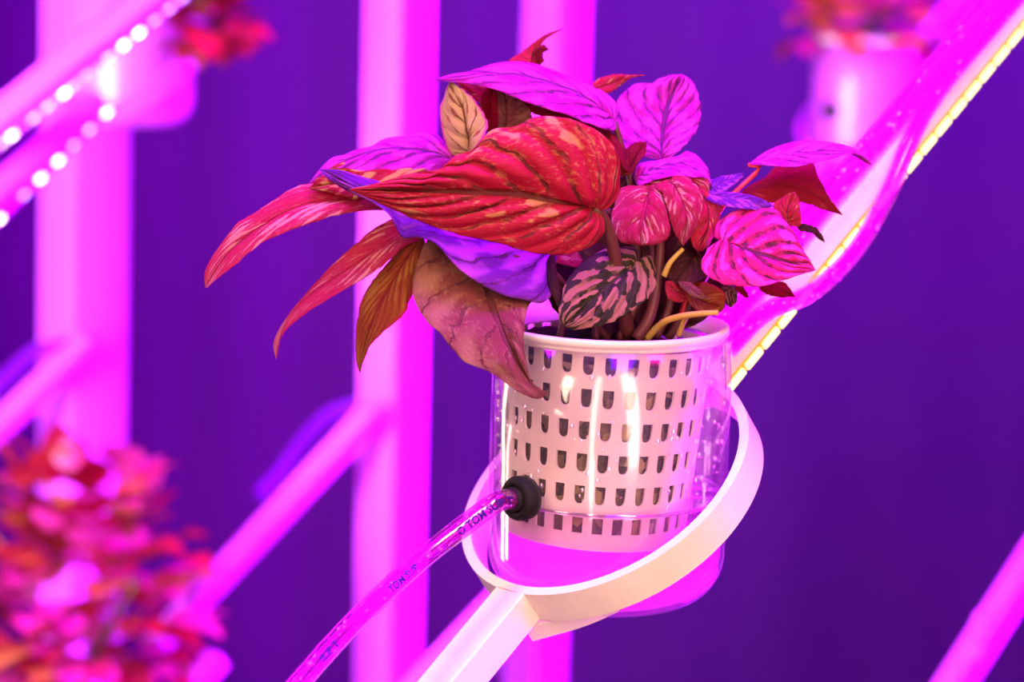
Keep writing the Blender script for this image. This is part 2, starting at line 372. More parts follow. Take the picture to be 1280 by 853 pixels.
# water
bm = bmesh.new(); prof = [(0, -.1148)]
for i in range(9):
    a = -PI / 2 + PI / 2 * i / 8; prof.append((.0292 + .0187 * math.cos(a), -.095 + .0198 * math.sin(a)))
prof += [(.0482, -.072), (.0483, -.0703), (.0478, -.0710), (0, -.0710)]
lathe(bm, prof, A0, 96); W('water', bm, M_water, cat='water', label='water tinted for refracted magenta light, standing in the bottom of the large clear cup', kind='stuff')
bm = bmesh.new(); lathe(bm, [(.0472, -.0709), (.0484, -.0696), (.0487, -.0702), (.0484, -.0712)], A0, 96, True); W('water_line', bm, M_drop, CUP)
bm = bmesh.new(); rnd = random.Random(3)
for i in range(150):
    th = rnd.choice((rnd.uniform(-1.5, -.95), rnd.uniform(-1.3, -.6), rnd.uniform(.5, 1.3), rnd.uniform(-.4, .6))); z = rnd.uniform(-.068, -.030) if rnd.random() < .75 else rnd.uniform(-.03, -.012)
    r = .0481; s = rnd.uniform(.0004, .0012)
    blob(bm, A0 + Vector((r * math.sin(th), -r * math.cos(th), z)), s, (1, .6, 1.15), 2)
W('condensation_droplets', bm, M_drop, CUP, kind='stuff')
# ------------------------------------------------------------------ hoses
def hose(pts, r, label, text=None, group=None, name='clear_hose', n=70, bubbles=40, seed=1, big=1.0):
    path = catmull(pts, n); c = path[0]; t = empty(name, c, label, 'hose', group); R_ = random.Random(seed)
    bm = bmesh.new(); tube(bm, path, r, 24, False); tube(bm, path, r * .68, 20, False); W('hose_wall', bm, M_hose, t)
    fr = frames(path)
    if bubbles:
        bm = bmesh.new()
        for i in range(bubbles):
            k_ = R_.randrange(2, n - 2); p, tt, s, u = fr[k_]; a = R_.uniform(0, 2 * PI); q = p + (math.cos(a) * s + math.sin(a) * u) * r * .66 + tt * R_.uniform(0, .004)
            L = R_.uniform(.0007, .0020) * big; b2 = bmesh.new(); bmesh.ops.create_icosphere(b2, subdivisions=1, radius=1)
            M = Matrix((tt * L, s * L * .4, u * L * .4)).transposed(); mp = {}
            for v in b2.verts: mp[v] = bm.verts.new(q + M @ v.co)
            for f in b2.faces: bm.faces.new([mp[v] for v in f.verts])
            b2.free()
        W('water_droplets', bm, M_fleck, t, kind='stuff')
    if text:
        for (s0, string, size, ang) in text:
            cu = bpy.data.curves.new('t', 'FONT'); cu.body = string; cu.size = size; cu.space_character = 1.0; cu.resolution_u = 2; cu.offset = .00012
            to = bpy.data.objects.new('t', cu); COL.objects.link(to); me = bpy.data.meshes.new_from_object(to)
            L = [0]
            for a, b in zip(path, path[1:]): L.append(L[-1] + (b - a).length)
            bm = bmesh.new(); bm.from_mesh(me); bmesh.ops.triangulate(bm, faces=bm.faces)
            bmesh.ops.subdivide_edges(bm, edges=[e for e in bm.edges if e.calc_length() > .002], cuts=2)
            for v in bm.verts:
                s_ = s0 - v.co.x; j = 0
                while j < n - 2 and L[j + 1] < s_: j += 1
                f = (s_ - L[j]) / (L[j + 1] - L[j]); p = fr[j][0].lerp(fr[j + 1][0], f); tt, s, u = fr[j][1:]
                view = (CAM - p); view -= view.dot(tt) * tt; view.normalize(); upv = tt.cross(view); 
                if upv.z < 0: upv = -upv
                a = ang + v.co.y / r
                v.co = p + (view * math.cos(a) + upv * math.sin(a)) * (r + .00035)
            W('printed_lettering', bm, M_ink, t, False)
            bpy.data.objects.remove(to)
    return t
g2 = GP + GAX * .012
hose([GP - GAX * .002, g2, P(598, 644, .972), P(540, 689, .962), P(480, 742, .947), P(420, 802, .928), P(352, 880, .905), P(280, 975, .88)], .0043,
     'clear hose running from the black grommet down to the lower left, with small printed lettering',
     text=[(.038, 'O TOM SUP T', .0044, -.55), (.078, 'TOM SUP', .0040, -.50), (.122, 'SUP T', .0042, -.45)], bubbles=110, n=110)
topc = RC + RN * (BH + .0058) + AS * .004
hose([topc + AD * .075 - AS * .002, topc + AD * .12, topc + AD * .17 - AS * .001, topc + AD * .24, topc + AD * .33, topc + AD * .42, topc + AD * .48], .0066,
     'thick clear hose resting along the top of the glowing bar at the right', bubbles=110, seed=4, big=1.7)
fr_ = RC + AS * (BW + .0055)
hose([fr_ + AD * .080 + RN * .011, fr_ + AD * .105 + RN * .010 + AS * .002, fr_ + AD * .132 - RN * .002 + AS * .003, fr_ + AD * .165 - RN * .0065 + AS * .003, fr_ + AD * .20 - RN * .001 + AS * .002, fr_ + AD * .25 + RN * .012, fr_ + AD * .33 + RN * .012, fr_ + AD * .46 + RN * .014], .0042,
     'thin clear hose bowing across the front of the glowing strip at the right', bubbles=90, seed=9, big=1.4)
# ------------------------------------------------------------------ begonia leaves
RED = leafmat('red_leaf_underside', (.62, .010, .065), (.80, .30, .14), (.09, .02, .02), .10, 6.5, .50, .065, .45, .25, 6., (.9, .02, .03))
DRED = leafmat('dark_red_leaf', (.34, .005, .03), (.42, .03, .06), (.16, .005, .02), .1, 7., .45, .04, .15, .35, 5., (.6, .0, .03))
MAG = leafmat('silvery_pink_leaf', (.62, .008, .46), (.78, .035, .66), (.10, .01, .12), .45, 6., .50, .09, .85, .2, 5., (.8, .05, .3), near=(.10, .01, .12))
PINK = leafmat('pink_red_leaf', (.58, .014, .10), (.82, .30, .32), (.40, .01, .08), .28, 8., .55, .045, .4, .3, 4., (.9, .03, .1))
TAN = leafmat('tan_pink_leaf', (.70, .20, .14), (.90, .56, .30), (.20, .06, .03), .70, 5., .5, .05, .5, .2, 4., (.7, .2, .1), edge=(.75, .06, .4))
MAUV = leafmat('mauve_leaf', (.25, .050, .05), (.38, .15, .10), (.10, .02, .025), .40, 6., .30, .04, .7, .12, 4., (.4, .06, .08), sharp=.25)
OLIV = leafmat('olive_brown_leaf', (.34, .055, .012), (.42, .17, .03), (.20, .005, .02), .45, 8., .5, .06, .4, .3, 4., (.6, .08, .0), edge=(.35, .01, .03), sharp=.2)
VIOL = leafmat('silvery_violet_leaf', (.17, .012, .36), (.46, .06, .60), (.08, .01, .10), .5, 7., .4, .07, .3, .15, 5., (.3, .05, .5), sharp=.2)
VARI = leafmat('dark_leaf_with_pale_blotches', (.035, .030, .010), (.42, .17, .13), (.03, .025, .012), .46, 5., .62, .20, .05, .12, 7., (.1, .05, .02), sharp=.03)
REDT = leafmat('red_leaf_with_tan_patches', (.50, .012, .03), (.80, .48, .12), (.3, .01, .02), .42, 4., .45, .04, .2, .25, 3.2, (.8, .03, .03), sharp=.1)
VEIN = leafmat('pink_leaf_with_dark_veins', (.80, .014, .22), (.90, .05, .50), (.05, .010, .03), .34, 5.5, .60, .19, .5, .2, 5., (.9, .03, .1), near=(.06, .01, .03))
DARK = leafmat('dark_brown_leaf', (.07, .012, .012), (.15, .05, .02), (.03, .01, .01), .3, 6., .45, .06, .3, .12, 5., (.2, .02, .0), sharp=.2)
M_pet_dark = plastic('dark_petiole', (.10, .02, .02), .5, .3, bump=.3)
M_pet_red = plastic('red_petiole', (.62, .02, .04), .45, .35)
M_pet_yel = plastic('yellow_green_petiole', (.40, .24, .04), .5, .3, bump=.3)
plant = empty('begonia_plant', A0 + Vector((0, 0, -.006)), 'large leafy begonia with red and magenta leaves growing in the net basket', 'plant')
D0 = 1.007
def px(p, dd=0):
    return P(p[0], p[1], D0 + (p[2] + dd) / 1000)
def leaf(mat, mid, left, right, bulge=2.5, quilt=.8, nv=6.5, slope=.45, label=None, stem=None, smat=None, sr=.0016, nu=64, nvv=18, sgn=1, parent=None):
    """mid: points base..tip; left/right: edge points between base and tip (photo x, y and depth in mm from the cup's axis)"""
    parent = parent or plant
    Mp = [px(p) for p in mid]; b, t = Mp[0], Mp[-1]
    Lp = [b] + [px(p) for p in left] + [t]; Rp = [b] + [px(p) for p in right] + [t]
    m_, l_, r_ = catmull(Mp, nu), catmull(Lp, nu), catmull(Rp, nu)
    bm = bmesh.new(); uvl = bm.loops.layers.uv.new('UVMap'); rows = []; uvs = {}
    size = max((t - b).length, .01); seed = random.random() * 50
    for i in range(nu):
        u = i / (nu - 1); M0, E0, E1 = m_[i], l_[i], r_[i]
        nrm = (E0 - M0).cross(m_[min(i + 1, nu - 1)] - m_[max(i - 1, 0)]) + (m_[min(i + 1, nu - 1)] - m_[max(i - 1, 0)]).cross(E1 - M0)
        if nrm.length < 1e-9: nrm = CAM - M0
        nrm.normalize()
        if nrm.dot(CAM - M0) < 0: nrm = -nrm
        row = []; wd = min(1, ((E0 - E1).length / (size * .22)))
        for j in range(-nvv, nvv + 1):
            v = j / nvv; a = abs(v); E = E0 if v < 0 else E1; p = M0.lerp(E, a)
            s_ = (u - slope * a ** .85) * nv; d = abs(s_ - math.floor(s_) - .5) * 2            # 1 on a vein
            h = bulge * 4 * a * (1 - a) * .5 + 1.45 * quilt * (1 - d ** 3) * min(1, a * 4) * (1.2 - a) - .25 * quilt
            h *= wd; h += .9 * wd * noise.noise(Vector((u * 4 + seed, v * 2, seed)))
            wob = .7 * a ** 6 * wd * noise.noise(Vector((u * 22 + seed, v, 3)))                     # slightly jagged margin
            p = p + nrm * (h * sgn / 1000) + (E - M0).normalized() * (wob / 1000) if a > 0 else p + nrm * (h * sgn / 1000)
            q = bm.verts.new(p); uvs[q] = (u, v * .5 + .5); row.append(q)
        rows.append(row)
    for ra, rb in zip(rows, rows[1:]):
        for j in range(2 * nvv):
            f = bm.faces.new((ra[j], rb[j], rb[j + 1], ra[j + 1]))
            for lp in f.loops: lp[uvl].uv = uvs[lp.vert]
    o = W('leaf', bm, mat, parent, label=label)
    s = o.modifiers.new('thickness', 'SOLIDIFY'); s.thickness = .0004; s.offset = 0
    if stem:
        bm = bmesh.new(); tube(bm, catmull([b] + [px(p) for p in stem], 18), lambda q: sr * (.85 + .4 * q), 10); W('petiole', bm, smat or M_pet_dark, o)
    return o
# --- back layer (upper leaves standing behind)
leaf(MAG, [(768, 152, 8), (735, 125, 2), (690, 104, -4), (630, 93, -6), (541, 100, -8)],
     [(772, 135, 14), (761, 121, 16), (738, 108, 16), (715, 99, 14), (693, 88, 12), (660, 79, 10), (632, 77, 8), (609, 82, 6), (585, 90, 2), (562, 94, -2)],
     [(766, 164, -2), (743, 157, -8), (715, 146, -14), (684, 136, -17), (651, 124, -17), (623, 113, -14), (602, 107, -12), (575, 103, -9)], 2.0, .9, sgn=1,
     stem=[(778, 190, 10), (792, 250, 8), (800, 420, 4)])
leaf(DRED, [(788, 215, 8), (770, 186, 4), (735, 162, 0), (695, 146, -4), (656, 128, -4)],
     [(784, 192, 12), (772, 172, 10), (748, 156, 8), (700, 134, 4)], [(782, 214, -2), (768, 190, -4), (745, 172, -6), (722, 160, -6), (698, 152, -6), (668, 142, -5)], 1.2, .3)
leaf(RED, [(664, 84, 16), (668, 66, 16), (682, 48, 15), (707, 35, 14)], [(646, 80, 16), (636, 76, 18), (652, 66, 20), (666, 57, 18), (676, 48, 16)],
     [(676, 82, 14), (673, 68, 14), (679, 52, 14), (690, 43, 14)], 1.0, .3, label='dark red pointed leaf tip')
leaf(DRED, [(676, 80, 12), (672, 70, 12), (677, 62, 10), (686, 62, 8)], [(672, 76, 13), (669, 66, 13), (678, 56, 11)], [(680, 76, 10), (678, 68, 10), (683, 64, 9)], .5, .1, nu=30, nvv=8)
leaf(RED, [(742, 112, 22), (760, 106, 22), (782, 98, 20), (806, 94, 18)], [(741, 104, 24), (752, 97, 24), (768, 93, 23), (785, 94, 21)], [(750, 117, 20), (761, 116, 20), (774, 108, 20), (788, 98, 19)], 1, .3, label='small red leaf')
leaf(TAN, [(586, 194, 0), (586, 170, -4), (578, 135, -6), (563, 101, -4)],
     [(570, 196, 4), (559, 185, 6), (553, 160, 8), (551, 135, 8), (556, 120, 6), (559, 108, 2)],
     [(595, 186, -8), (606, 170, -10), (609, 154, -10), (600, 134, -9), (588, 119, -8), (574, 108, -6)], 1.5, .8, nv=5, slope=.3, label='tan leaf with a pink edge')
leaf(DRED, [(616, 168, 8), (612, 140, 6), (618, 104, 4)], [(602, 158, 10), (598, 138, 8), (606, 114, 6)], [(640, 165, 6), (634, 142, 4), (626, 106, 4)], 1.5, .3)
leaf(RED, [(606, 122, 10), (592, 108, 9), (572, 104, 6)], [(608, 110, 12), (594, 102, 11), (580, 100, 9)], [(600, 130, 8), (588, 118, 8), (578, 110, 7)], .8, .3, nu=30, nvv=10)
leaf(MAUV, [(630, 168, 2), (634, 140, 0), (628, 108, 0)], [(624, 160, 4), (623, 138, 3), (622, 115, 2)], [(652, 166, -2), (664, 148, -4), (661, 128, -3), (645, 114, -2)], 1, .7, label='small mauve leaf with a tan patch')
leaf(MAG, [(826, 200, 14), (829, 165, 20), (836, 130, 24), (852, 93, 26)],
     [(808, 196, 12), (790, 192, 12), (777, 182, 14), (767, 160, 18), (770, 128, 24), (786, 110, 26), (802, 104, 27), (815, 104, 26), (826, 98, 26), (838, 94, 26)],
     [(842, 194, 12), (860, 177, 14), (872, 160, 18), (876, 138, 22), (872, 116, 24), (864, 100, 26)], 1.5, 1.1, nv=7, slope=.35, label='round silvery pink leaf with dark blotches')
leaf(MAG, [(570, 205, 6), (540, 190, 2), (480, 186, -4), (430, 204, -8), (387, 229, -12)],
     [(572, 192, 12), (559, 186, 14), (550, 172, 16), (532, 163, 17), (510, 171, 16), (482, 174, 14), (464, 184, 10), (447, 187, 6), (432, 194, 0), (416, 198, -4), (401, 211, -8)],
     [(560, 225, 0), (530, 225, -6), (480, 222, -10), (440, 222, -12), (410, 222, -13)], 2.5, .8, slope=.5)
# --- left fan
leaf(PINK, [(500, 252, -6), (440, 250, -10), (380, 258, -15), (325, 285, -20), (285, 318, -24), (257, 360, -28)],
     [(470, 232, 2), (430, 222, 0), (392, 228, -6), (366, 237, -10), (333, 257, -14), (308, 272, -18), (296, 280, -20), (272, 311, -23), (256, 340, -27)],
     [(490, 262, -10), (465, 262, -14), (426, 268, -19), (383, 281, -23), (352, 292, -25), (325, 305, -26), (292, 333, -28), (270, 350, -29), (260, 359, -29)], 2.2, .9, nv=9, slope=.62, label='long pink leaf drooping to the far left')
leaf(REDT, [(545, 214, 0), (500, 212, -6), (455, 214, -10), (413, 211, -12)],
     [(538, 199, 4), (529, 191, 6), (520, 194, 4), (513, 202, 1), (508, 189, 4), (495, 185, 6), (478, 185, 5), (456, 190, 2), (433, 199, -4)],
     [(530, 216, -6), (510, 221, -10), (492, 226, -12), (459, 230, -14), (433, 221, -13)], 1.6, .7, nv=3.5, slope=.5, label='red leaf with tan patches')
leaf(REDT, [(450, 240, -12), (420, 230, -13), (388, 236, -15)], [(440, 222, -10), (420, 218, -12), (398, 222, -14)], [(448, 250, -16), (425, 244, -17), (400, 238, -16)], 1, .4, label='tan patch on a red leaf', nu=40, nvv=12)
leaf(PINK, [(525, 282, -6), (480, 306, -11), (430, 340, -15), (385, 372, -20), (356, 404, -23), (345, 450, -25)],
     [(505, 272, -2), (482, 278, -5), (452, 299, -9), (413, 334, -13), (383, 367, -18), (356, 401, -21), (342, 428, -24)],
     [(528, 298, -10), (505, 308, -14), (483, 328, -18), (457, 347, -20), (422, 367, -22), (383, 391, -24), (358, 412, -25), (348, 430, -25)], 1.6, .5, nv=8, slope=.7, label='narrow pink leaf curling down to a point')
leaf(OLIV, [(530, 296, -10), (505, 328, -15), (478, 375, -19), (460, 420, -21), (450, 466, -22)],
     [(512, 302, -8), (498, 314, -10), (474, 342, -13), (453, 373, -16), (446, 408, -18), (445, 442, -20), (447, 456, -21)],
     [(532, 312, -14), (526, 340, -18), (517, 364, -22), (504, 393, -24), (483, 412, -25), (465, 430, -24), (454, 452, -23)], 1.3, .8, nv=8, slope=.55, label='olive-brown leaf with dark red veins')
leaf(VIOL, [(700, 318, -8), (655, 312, -18), (600, 296, -22), (540, 280, -24), (470, 248, -24), (399, 212, -26)],
     [(690, 296, -2), (640, 280, -6), (580, 262, -10), (520, 240, -12), (455, 222, -16), (425, 213, -24)],
     [(692, 340, -14), (691, 366, -24), (680, 377, -30), (652, 375, -34), (622, 366, -36), (591, 350, -37), (564, 327, -36), (546, 306, -34), (523, 297, -32), (503, 298, -30), (488, 273, -31), (463, 253, -27), (433, 238, -23), (412, 225, -27)], 2.8, 1.3, nv=8, slope=.35, label='silvery violet leaf showing below the large red leaf')
leaf(RED, [(742, 259, -34), (700, 253, -42), (646, 243, -47), (597, 241, -49), (520, 238, -48), (437, 237, -43)],
     [(756, 262, -34), (772, 245, -34), (776, 215, -36), (768, 185, -40), (745, 163, -44), (712, 149, -48), (672, 146, -50), (645, 158, -50), (615, 163, -51), (592, 186, -50), (570, 195, -50), (548, 212, -50), (515, 217, -49), (476, 228, -46)],
     [(753, 272, -33), (755, 290, -34), (742, 306, -36), (712, 317, -39), (680, 318, -42), (650, 312, -44), (620, 303, -46), (590, 297, -47), (552, 287, -47), (500, 266, -46), (466, 250, -44)], 3.6, 3.2, nv=7, slope=.55, nu=110, nvv=34,
     stem=[(755, 275, -29), (764, 300, -24), (772, 340, -16), (785, 420, -4)], sr=.0026, label='largest red leaf, seen from its veined underside')
leaf(MAUV, [(600, 318, -10), (612, 370, -28), (636, 430, -47), (662, 475, -55), (684, 492, -57)],
     [(560, 302, -12), (535, 300, -14), (518, 340, -22), (517, 372, -30), (528, 395, -36), (554, 421, -44), (579, 451, -50), (614, 466, -53), (637, 483, -55), (658, 495, -57), (674, 499, -57)],
     [(650, 330, -10), (672, 360, -18), (660, 385, -31), (655, 410, -44), (655, 432, -51), (658, 455, -54), (664, 478, -56), (674, 490, -57)], 2.4, .9, nv=5, slope=.22, nu=90, nvv=30, label='large dull mauve leaf hanging over the cup rim')
# --- right side
leaf(DARK, [(800, 420, 2), (780, 380, 4), (740, 330, 6), (690, 300, 8)], [(760, 420, 0), (700, 395, 2), (680, 350, 6)], [(820, 400, 10), (800, 340, 14), (740, 300, 16)], 1, .3)
leaf(DARK, [(830, 420, 12), (850, 370, 14), (870, 320, 16), (890, 290, 16)], [(800, 400, 14), (815, 340, 18), (850, 290, 18)], [(880, 400, 8), (905, 360, 10), (905, 320, 14)], 1, .3)
leaf(DARK, [(790, 400, 20), (800, 330, 26), (790, 260, 26), (800, 215, 26)], [(740, 380, 22), (730, 300, 26), (765, 230, 26)], [(850, 380, 22), (860, 300, 26), (830, 230, 26)], 1, .3)
leaf(DRED, [(778, 222, 2), (790, 205, 2), (808, 178, 4)], [(770, 210, 4), (782, 188, 6), (795, 178, 6)], [(790, 216, -2), (800, 200, -2), (808, 188, 2)], .8, .6, nu=40, nvv=12, label='small pink leaf with gilded edge')
leaf(MAG, [(795, 228, 2), (820, 212, 4), (855, 206, 4), (889, 232, 0)],
     [(793, 215, 6), (800, 204, 10), (825, 200, 13), (848, 196, 15), (858, 190, 15), (872, 196, 13), (883, 207, 8), (888, 220, 4)],
     [(800, 233, -4), (820, 226, -6), (840, 221, -7), (862, 222, -7), (880, 224, -4)], 1.6, .7)
leaf(PINK, [(800, 232, -1), (830, 224, -4), (858, 222, -6), (886, 244, -4)], [(804, 226, 0), (830, 219, -4), (858, 217, -5), (884, 224, -2)], [(802, 243, -6), (820, 240, -9), (850, 246, -11), (878, 252, -8)], 1.0, .5, nv=4)
leaf(PINK, [(836, 226, -8), (850, 246, -15), (858, 275, -18), (854, 307, -18)], [(820, 232, -12), (828, 243, -16), (836, 268, -18), (842, 288, -18), (849, 300, -18)],
     [(852, 220, -6), (866, 228, -10), (878, 245, -14), (876, 268, -17), (866, 290, -18), (860, 300, -18)], 2.0, .9, nv=4, slope=.3, label='red leaf folded down over its neighbour')
leaf(RED, [(870, 232, -4), (884, 258, -9), (884, 285, -11), (872, 314, -12)], [(862, 240, -8), (868, 262, -12), (864, 288, -13), (864, 305, -13)], [(884, 236, -2), (897, 256, -4), (899, 276, -6), (891, 298, -9), (882, 311, -11)], 1.4, .8, nv=4, slope=.3)
leaf(PINK, [(812, 236, -12), (806, 262, -19), (800, 285, -21), (802, 307, -21)],
     [(795, 233, -10), (776, 236, -10), (768, 256, -14), (764, 272, -17), (768, 290, -19), (775, 302, -20), (788, 305, -21)],
     [(822, 237, -12), (829, 247, -15), (834, 268, -18), (838, 288, -19), (832, 300, -20), (818, 306, -21)], 2.0, .9, nv=3.5, slope=.25, label='red-brown leaf hanging beside the large red one')
leaf(VIOL, [(887, 234, 4), (905, 228, 4), (931, 217, 6)], [(887, 226, 8), (905, 220, 9), (920, 218, 8)], [(896, 241, 0), (912, 235, 0), (924, 226, 3)], .8, .4, nu=30, nvv=10)
leaf(VIOL, [(878, 244, -4), (905, 248, -6), (935, 250, -8), (966, 258, -10)], [(886, 239, 0), (905, 241, 0), (932, 243, -2), (952, 249, -6)], [(884, 251, -8), (908, 258, -11), (935, 262, -12), (952, 261, -11)], 1, .6, label='narrow violet leaf')
leaf(DRED, [(922, 244, 14), (960, 232, 12), (1005, 238, 10), (1053, 269, 8)], [(942, 232, 20), (957, 222, 22), (972, 208, 24), (1013, 203, 22), (1021, 218, 18), (1029, 233, 14), (1042, 254, 10)],
     [(940, 252, 8), (967, 254, 6), (1000, 253, 5), (1029, 262, 6)], 1.6, .3, label='dark red leaf seen from beneath')
leaf(MAG, [(935, 206, 6), (970, 198, 4), (1012, 190, 2), (1055, 190, 0), (1090, 207, -2)], [(950, 196, 12), (964, 188, 14), (984, 180, 15), (1012, 176, 14), (1040, 179, 10), (1068, 185, 5), (1083, 194, 1)],
     [(956, 208, 0), (984, 209, -5), (1012, 205, -7), (1040, 199, -7), (1068, 193, -5), (1083, 199, -3)], 1.5, .8, slope=.5, stem=[(950, 210, 5), (930, 230, 4), (908, 252, 2), (880, 300, 2), (850, 400, 2)], smat=M_pet_red, sr=.0011, label='magenta leaf with a curled tip at the far right')
leaf(RED, [(985, 282, -6), (985, 262, -7), (993, 240, -6)], [(970, 268, -4), (968, 254, -3), (981, 245, -4)], [(1001, 282, -8), (1000, 262, -8), (998, 248, -7)], .8, .6, nu=40, nvv=12, label='small salmon leaf')
leaf(DARK, [(996, 284, -6), (1014, 287, -6), (1031, 303, -6)], [(1000, 280, -5), (1016, 283, -5), (1027, 293, -6)], [(1001, 289, -7), (1014, 291, -7), (1024, 299, -6)], .3, .1, nu=24, nvv=6)
leaf(DRED, [(944, 352, -6), (965, 360, -8), (994, 371, -10)], [(960, 350, -4), (980, 354, -6), (988, 362, -8)], [(952, 364, -8), (972, 372, -10), (984, 372, -10)], .8, .4, nu=36, nvv=10)
leaf(DRED, [(918, 354, -4), (928, 362, -5), (936, 372, -6)], [(924, 356, -3), (932, 363, -5)], [(920, 362, -5), (928, 370, -6)], .3, .1, nu=20, nvv=6)
leaf(VEIN, [(903, 302, -18), (930, 311, -22), (965, 323, -24), (1019, 338, -24)],
     [(893, 296, -14), (897, 280, -10), (910, 268, -8), (930, 260, -8), (952, 257, -9), (972, 264, -11), (984, 280, -14), (995, 294, -17), (1006, 316, -20)],
     [(890, 306, -20), (880, 320, -24), (877, 336, -27), (890, 350, -29), (915, 357, -31), (950, 357, -32), (980, 350, -31), (1003, 343, -28)], 2.2, 1.2, nv=5.5, slope=.62, nu=90, nvv=30, label='pink leaf with bold dark veins')
leaf(VARI, [(797, 328, -14), (775, 345, -22), (745, 372, -29), (706, 408, -36)],
     [(795, 312, -10), (776, 308, -10), (752, 313, -14), (725, 332, -20), (708, 352, -26), (702, 374, -31), (698, 396, -35)],
     [(812, 320, -12), (820, 340, -14), (819, 358, -18), (808, 375, -22), (790, 389, -26), (768, 401, -30), (744, 408, -34), (718, 412, -36)], 2.4, 1.0, nv=5, slope=.75, nu=90, nvv=30, label='dark green leaf with pale pink blotches')
leaf(PINK, [(728, 326, -4), (705, 320, -8), (680, 320, -12)], [(718, 314, -2), (700, 314, -6)], [(722, 334, -8), (700, 330, -11)], .6, .4, nu=30, nvv=8)
leaf(DARK, [(688, 318, -20), (692, 350, -26), (703, 396, -30)], [(684, 330, -20), (688, 362, -26)], [(692, 320, -18), (698, 352, -24), (704, 380, -28)], .3, .1, nu=30, nvv=6)
leaf(DARK, [(872, 312, -2), (862, 330, -8), (846, 350, -12), (838, 352, -12)], [(850, 308, -4), (838, 325, -8), (834, 342, -12)], [(890, 322, -4), (880, 345, -10), (858, 358, -14)], 1, .5)
leaf(RED, [(858, 372, -10), (842, 362, -13), (832, 352, -14)], [(856, 362, -9), (844, 352, -12)], [(850, 378, -12), (834, 372, -15)], .8, .4, nu=30, nvv=10, label='small brick-red leaf by the soil')
leaf(OLIV, [(858, 366, -8), (880, 378, -14), (905, 386, -20)], [(866, 352, -8), (890, 356, -14), (906, 368, -18)], [(862, 380, -12), (878, 392, -17), (896, 392, -20)], 1, .5, nu=40, nvv=12)
leaf(MAUV, [(848, 352, -16), (862, 362, -20), (884, 374, -24)], [(858, 352, -16), (874, 362, -21)], [(852, 360, -18), (868, 372, -22)], .5, .3, nu=30, nvv=8)
leaf(VARI, [(900, 362, -2), (915, 366, -4), (921, 378, -6)], [(910, 356, 0), (921, 364, -3)], [(900, 372, -4), (912, 384, -7)], .5, .3, nu=30, nvv=8)
# loose stems that rise from the soil
def stem(pts, r, mat, label=None):
    bm = bmesh.new(); tube(bm, catmull([px(p) for p in pts], 24), lambda q: r * (1 - .3 * q), 10); W('stem', bm, mat, plant, label=label)
stem([(808, 424, -8), (828, 404, -14), (850, 396, -20), (878, 392, -26), (898, 391, -28)], .0016, M_pet_yel, 'yellow-green stem arching over the soil')
stem([(848, 420, -8), (854, 404, -10), (860, 395, -14)], .0013, M_pet_yel)
stem([(830, 345, -12), (838, 328, -14), (854, 311, -14)], .0013, M_pet_yel)
for pts, r in (([(775, 424, -4), (790, 390, -6), (812, 340, -4), (818, 300, 0)], .0022), ([(795, 424, -10), (812, 395, -10), (822, 350, -6), (826, 300, -4)], .0026),
               ([(820, 422, 0), (836, 385, 0), (842, 340, 0), (850, 300, 0)], .0020), ([(745, 424, -6), (742, 395, -4), (722, 350, 0)], .0016), ([(700, 422, -2), (705, 390, 0), (690, 350, 4)], .0018),
               ([(790, 424, 6), (772, 380, 6), (764, 300, 6), (760, 262, 0)], .0020), ([(835, 424, 4), (862, 380, 2), (890, 330, -6), (902, 302, -16)], .0018), ([(760, 424, 0), (720, 380, -10), (690, 340, -16), (640, 320, -24)], .0017)):
    stem(pts, r, M_pet_dark)
# ------------------------------------------------------------------ units further back
def bushy(pos, rad, n, label, mats, seed, squash=(1, 1, .9), lsz=.014, base=None, name='leafy_plant'):
    R_ = random.Random(seed); base = base or pos - Z * rad; t = empty(name, base, label, 'plant'); protos = []
    for m in mats:
        for q in range(2):
            bm = bmesh.new(); nn = 7; rows = []
            for i in range(nn):
                u = i / (nn - 1); wv = math.sin(PI * u ** .75) * .42 + .01; z = -.35 * u * u + .12 * u
                rows.append([bm.verts.new((x * wv, u, z + .22 * abs(x) * wv + (.06 if q else -.04) * math.sin(5 * u + x))) for x in (-1, -.5, 0, .5, 1)])
            for a, b in zip(rows, rows[1:]):
                for j in range(4): bm.faces.new((a[j], b[j], b[j + 1], a[j + 1]))
            me = bpy.data.meshes.new('leaf'); bm.to_mesh(me); bm.free(); me.polygons.foreach_set('use_smooth', [True] * len(me.polygons)); me.materials.append(m); protos.append(me)
    for i in range(n):
        while True:
            v = Vector((R_.uniform(-1, 1), R_.uniform(-1, 1), R_.uniform(-1, 1)))
            if .25 < v.length < 1: break
        p = pos + Vector((v.x * squash[0], v.y * squash[1], v.z * squash[2])) * rad
        o = bpy.data.objects.new('leaf', protos[R_.randrange(len(protos))]); COL.objects.link(o); o.parent = t; o.location = p - base
        dirv = (v + Vector((R_.uniform(-.6, .6), R_.uniform(-.9, .3), R_.uniform(-.2, .6)))).normalized()
        o.rotation_mode = 'QUATERNION'; o.rotation_quaternion = dirv.to_track_quat('Y', 'Z'); s = lsz * R_.uniform(.7, 1.4); o.scale = (s * 1.3, s * 1.2, s)
    bm = bmesh.new()
    for i in range(7):
        v = Vector((R_.uniform(-.7, .7), R_.uniform(-.7, .7), R_.uniform(.1, .6))) * rad
        tube(bm, catmull([base - Z * .0, base.lerp(pos, .5) + v * .3, pos + v], 8), .0016, 6)
    W('stems', bm, M_pet_dark, t)
    return t
F_RED = plastic('far_red_leaf', (.40, .010, .03), .5, .3, trans=.35)
F_PNK = plastic('far_pink_leaf', (.55, .015, .22), .5, .3, trans=.35)
F_ORG = plastic('far_orange_leaf', (.52, .09, .04), .5, .3, trans=.3)
F_DRK = plastic('far_dark_red_leaf', (.22, .008, .02), .6, .2, trans=.3)
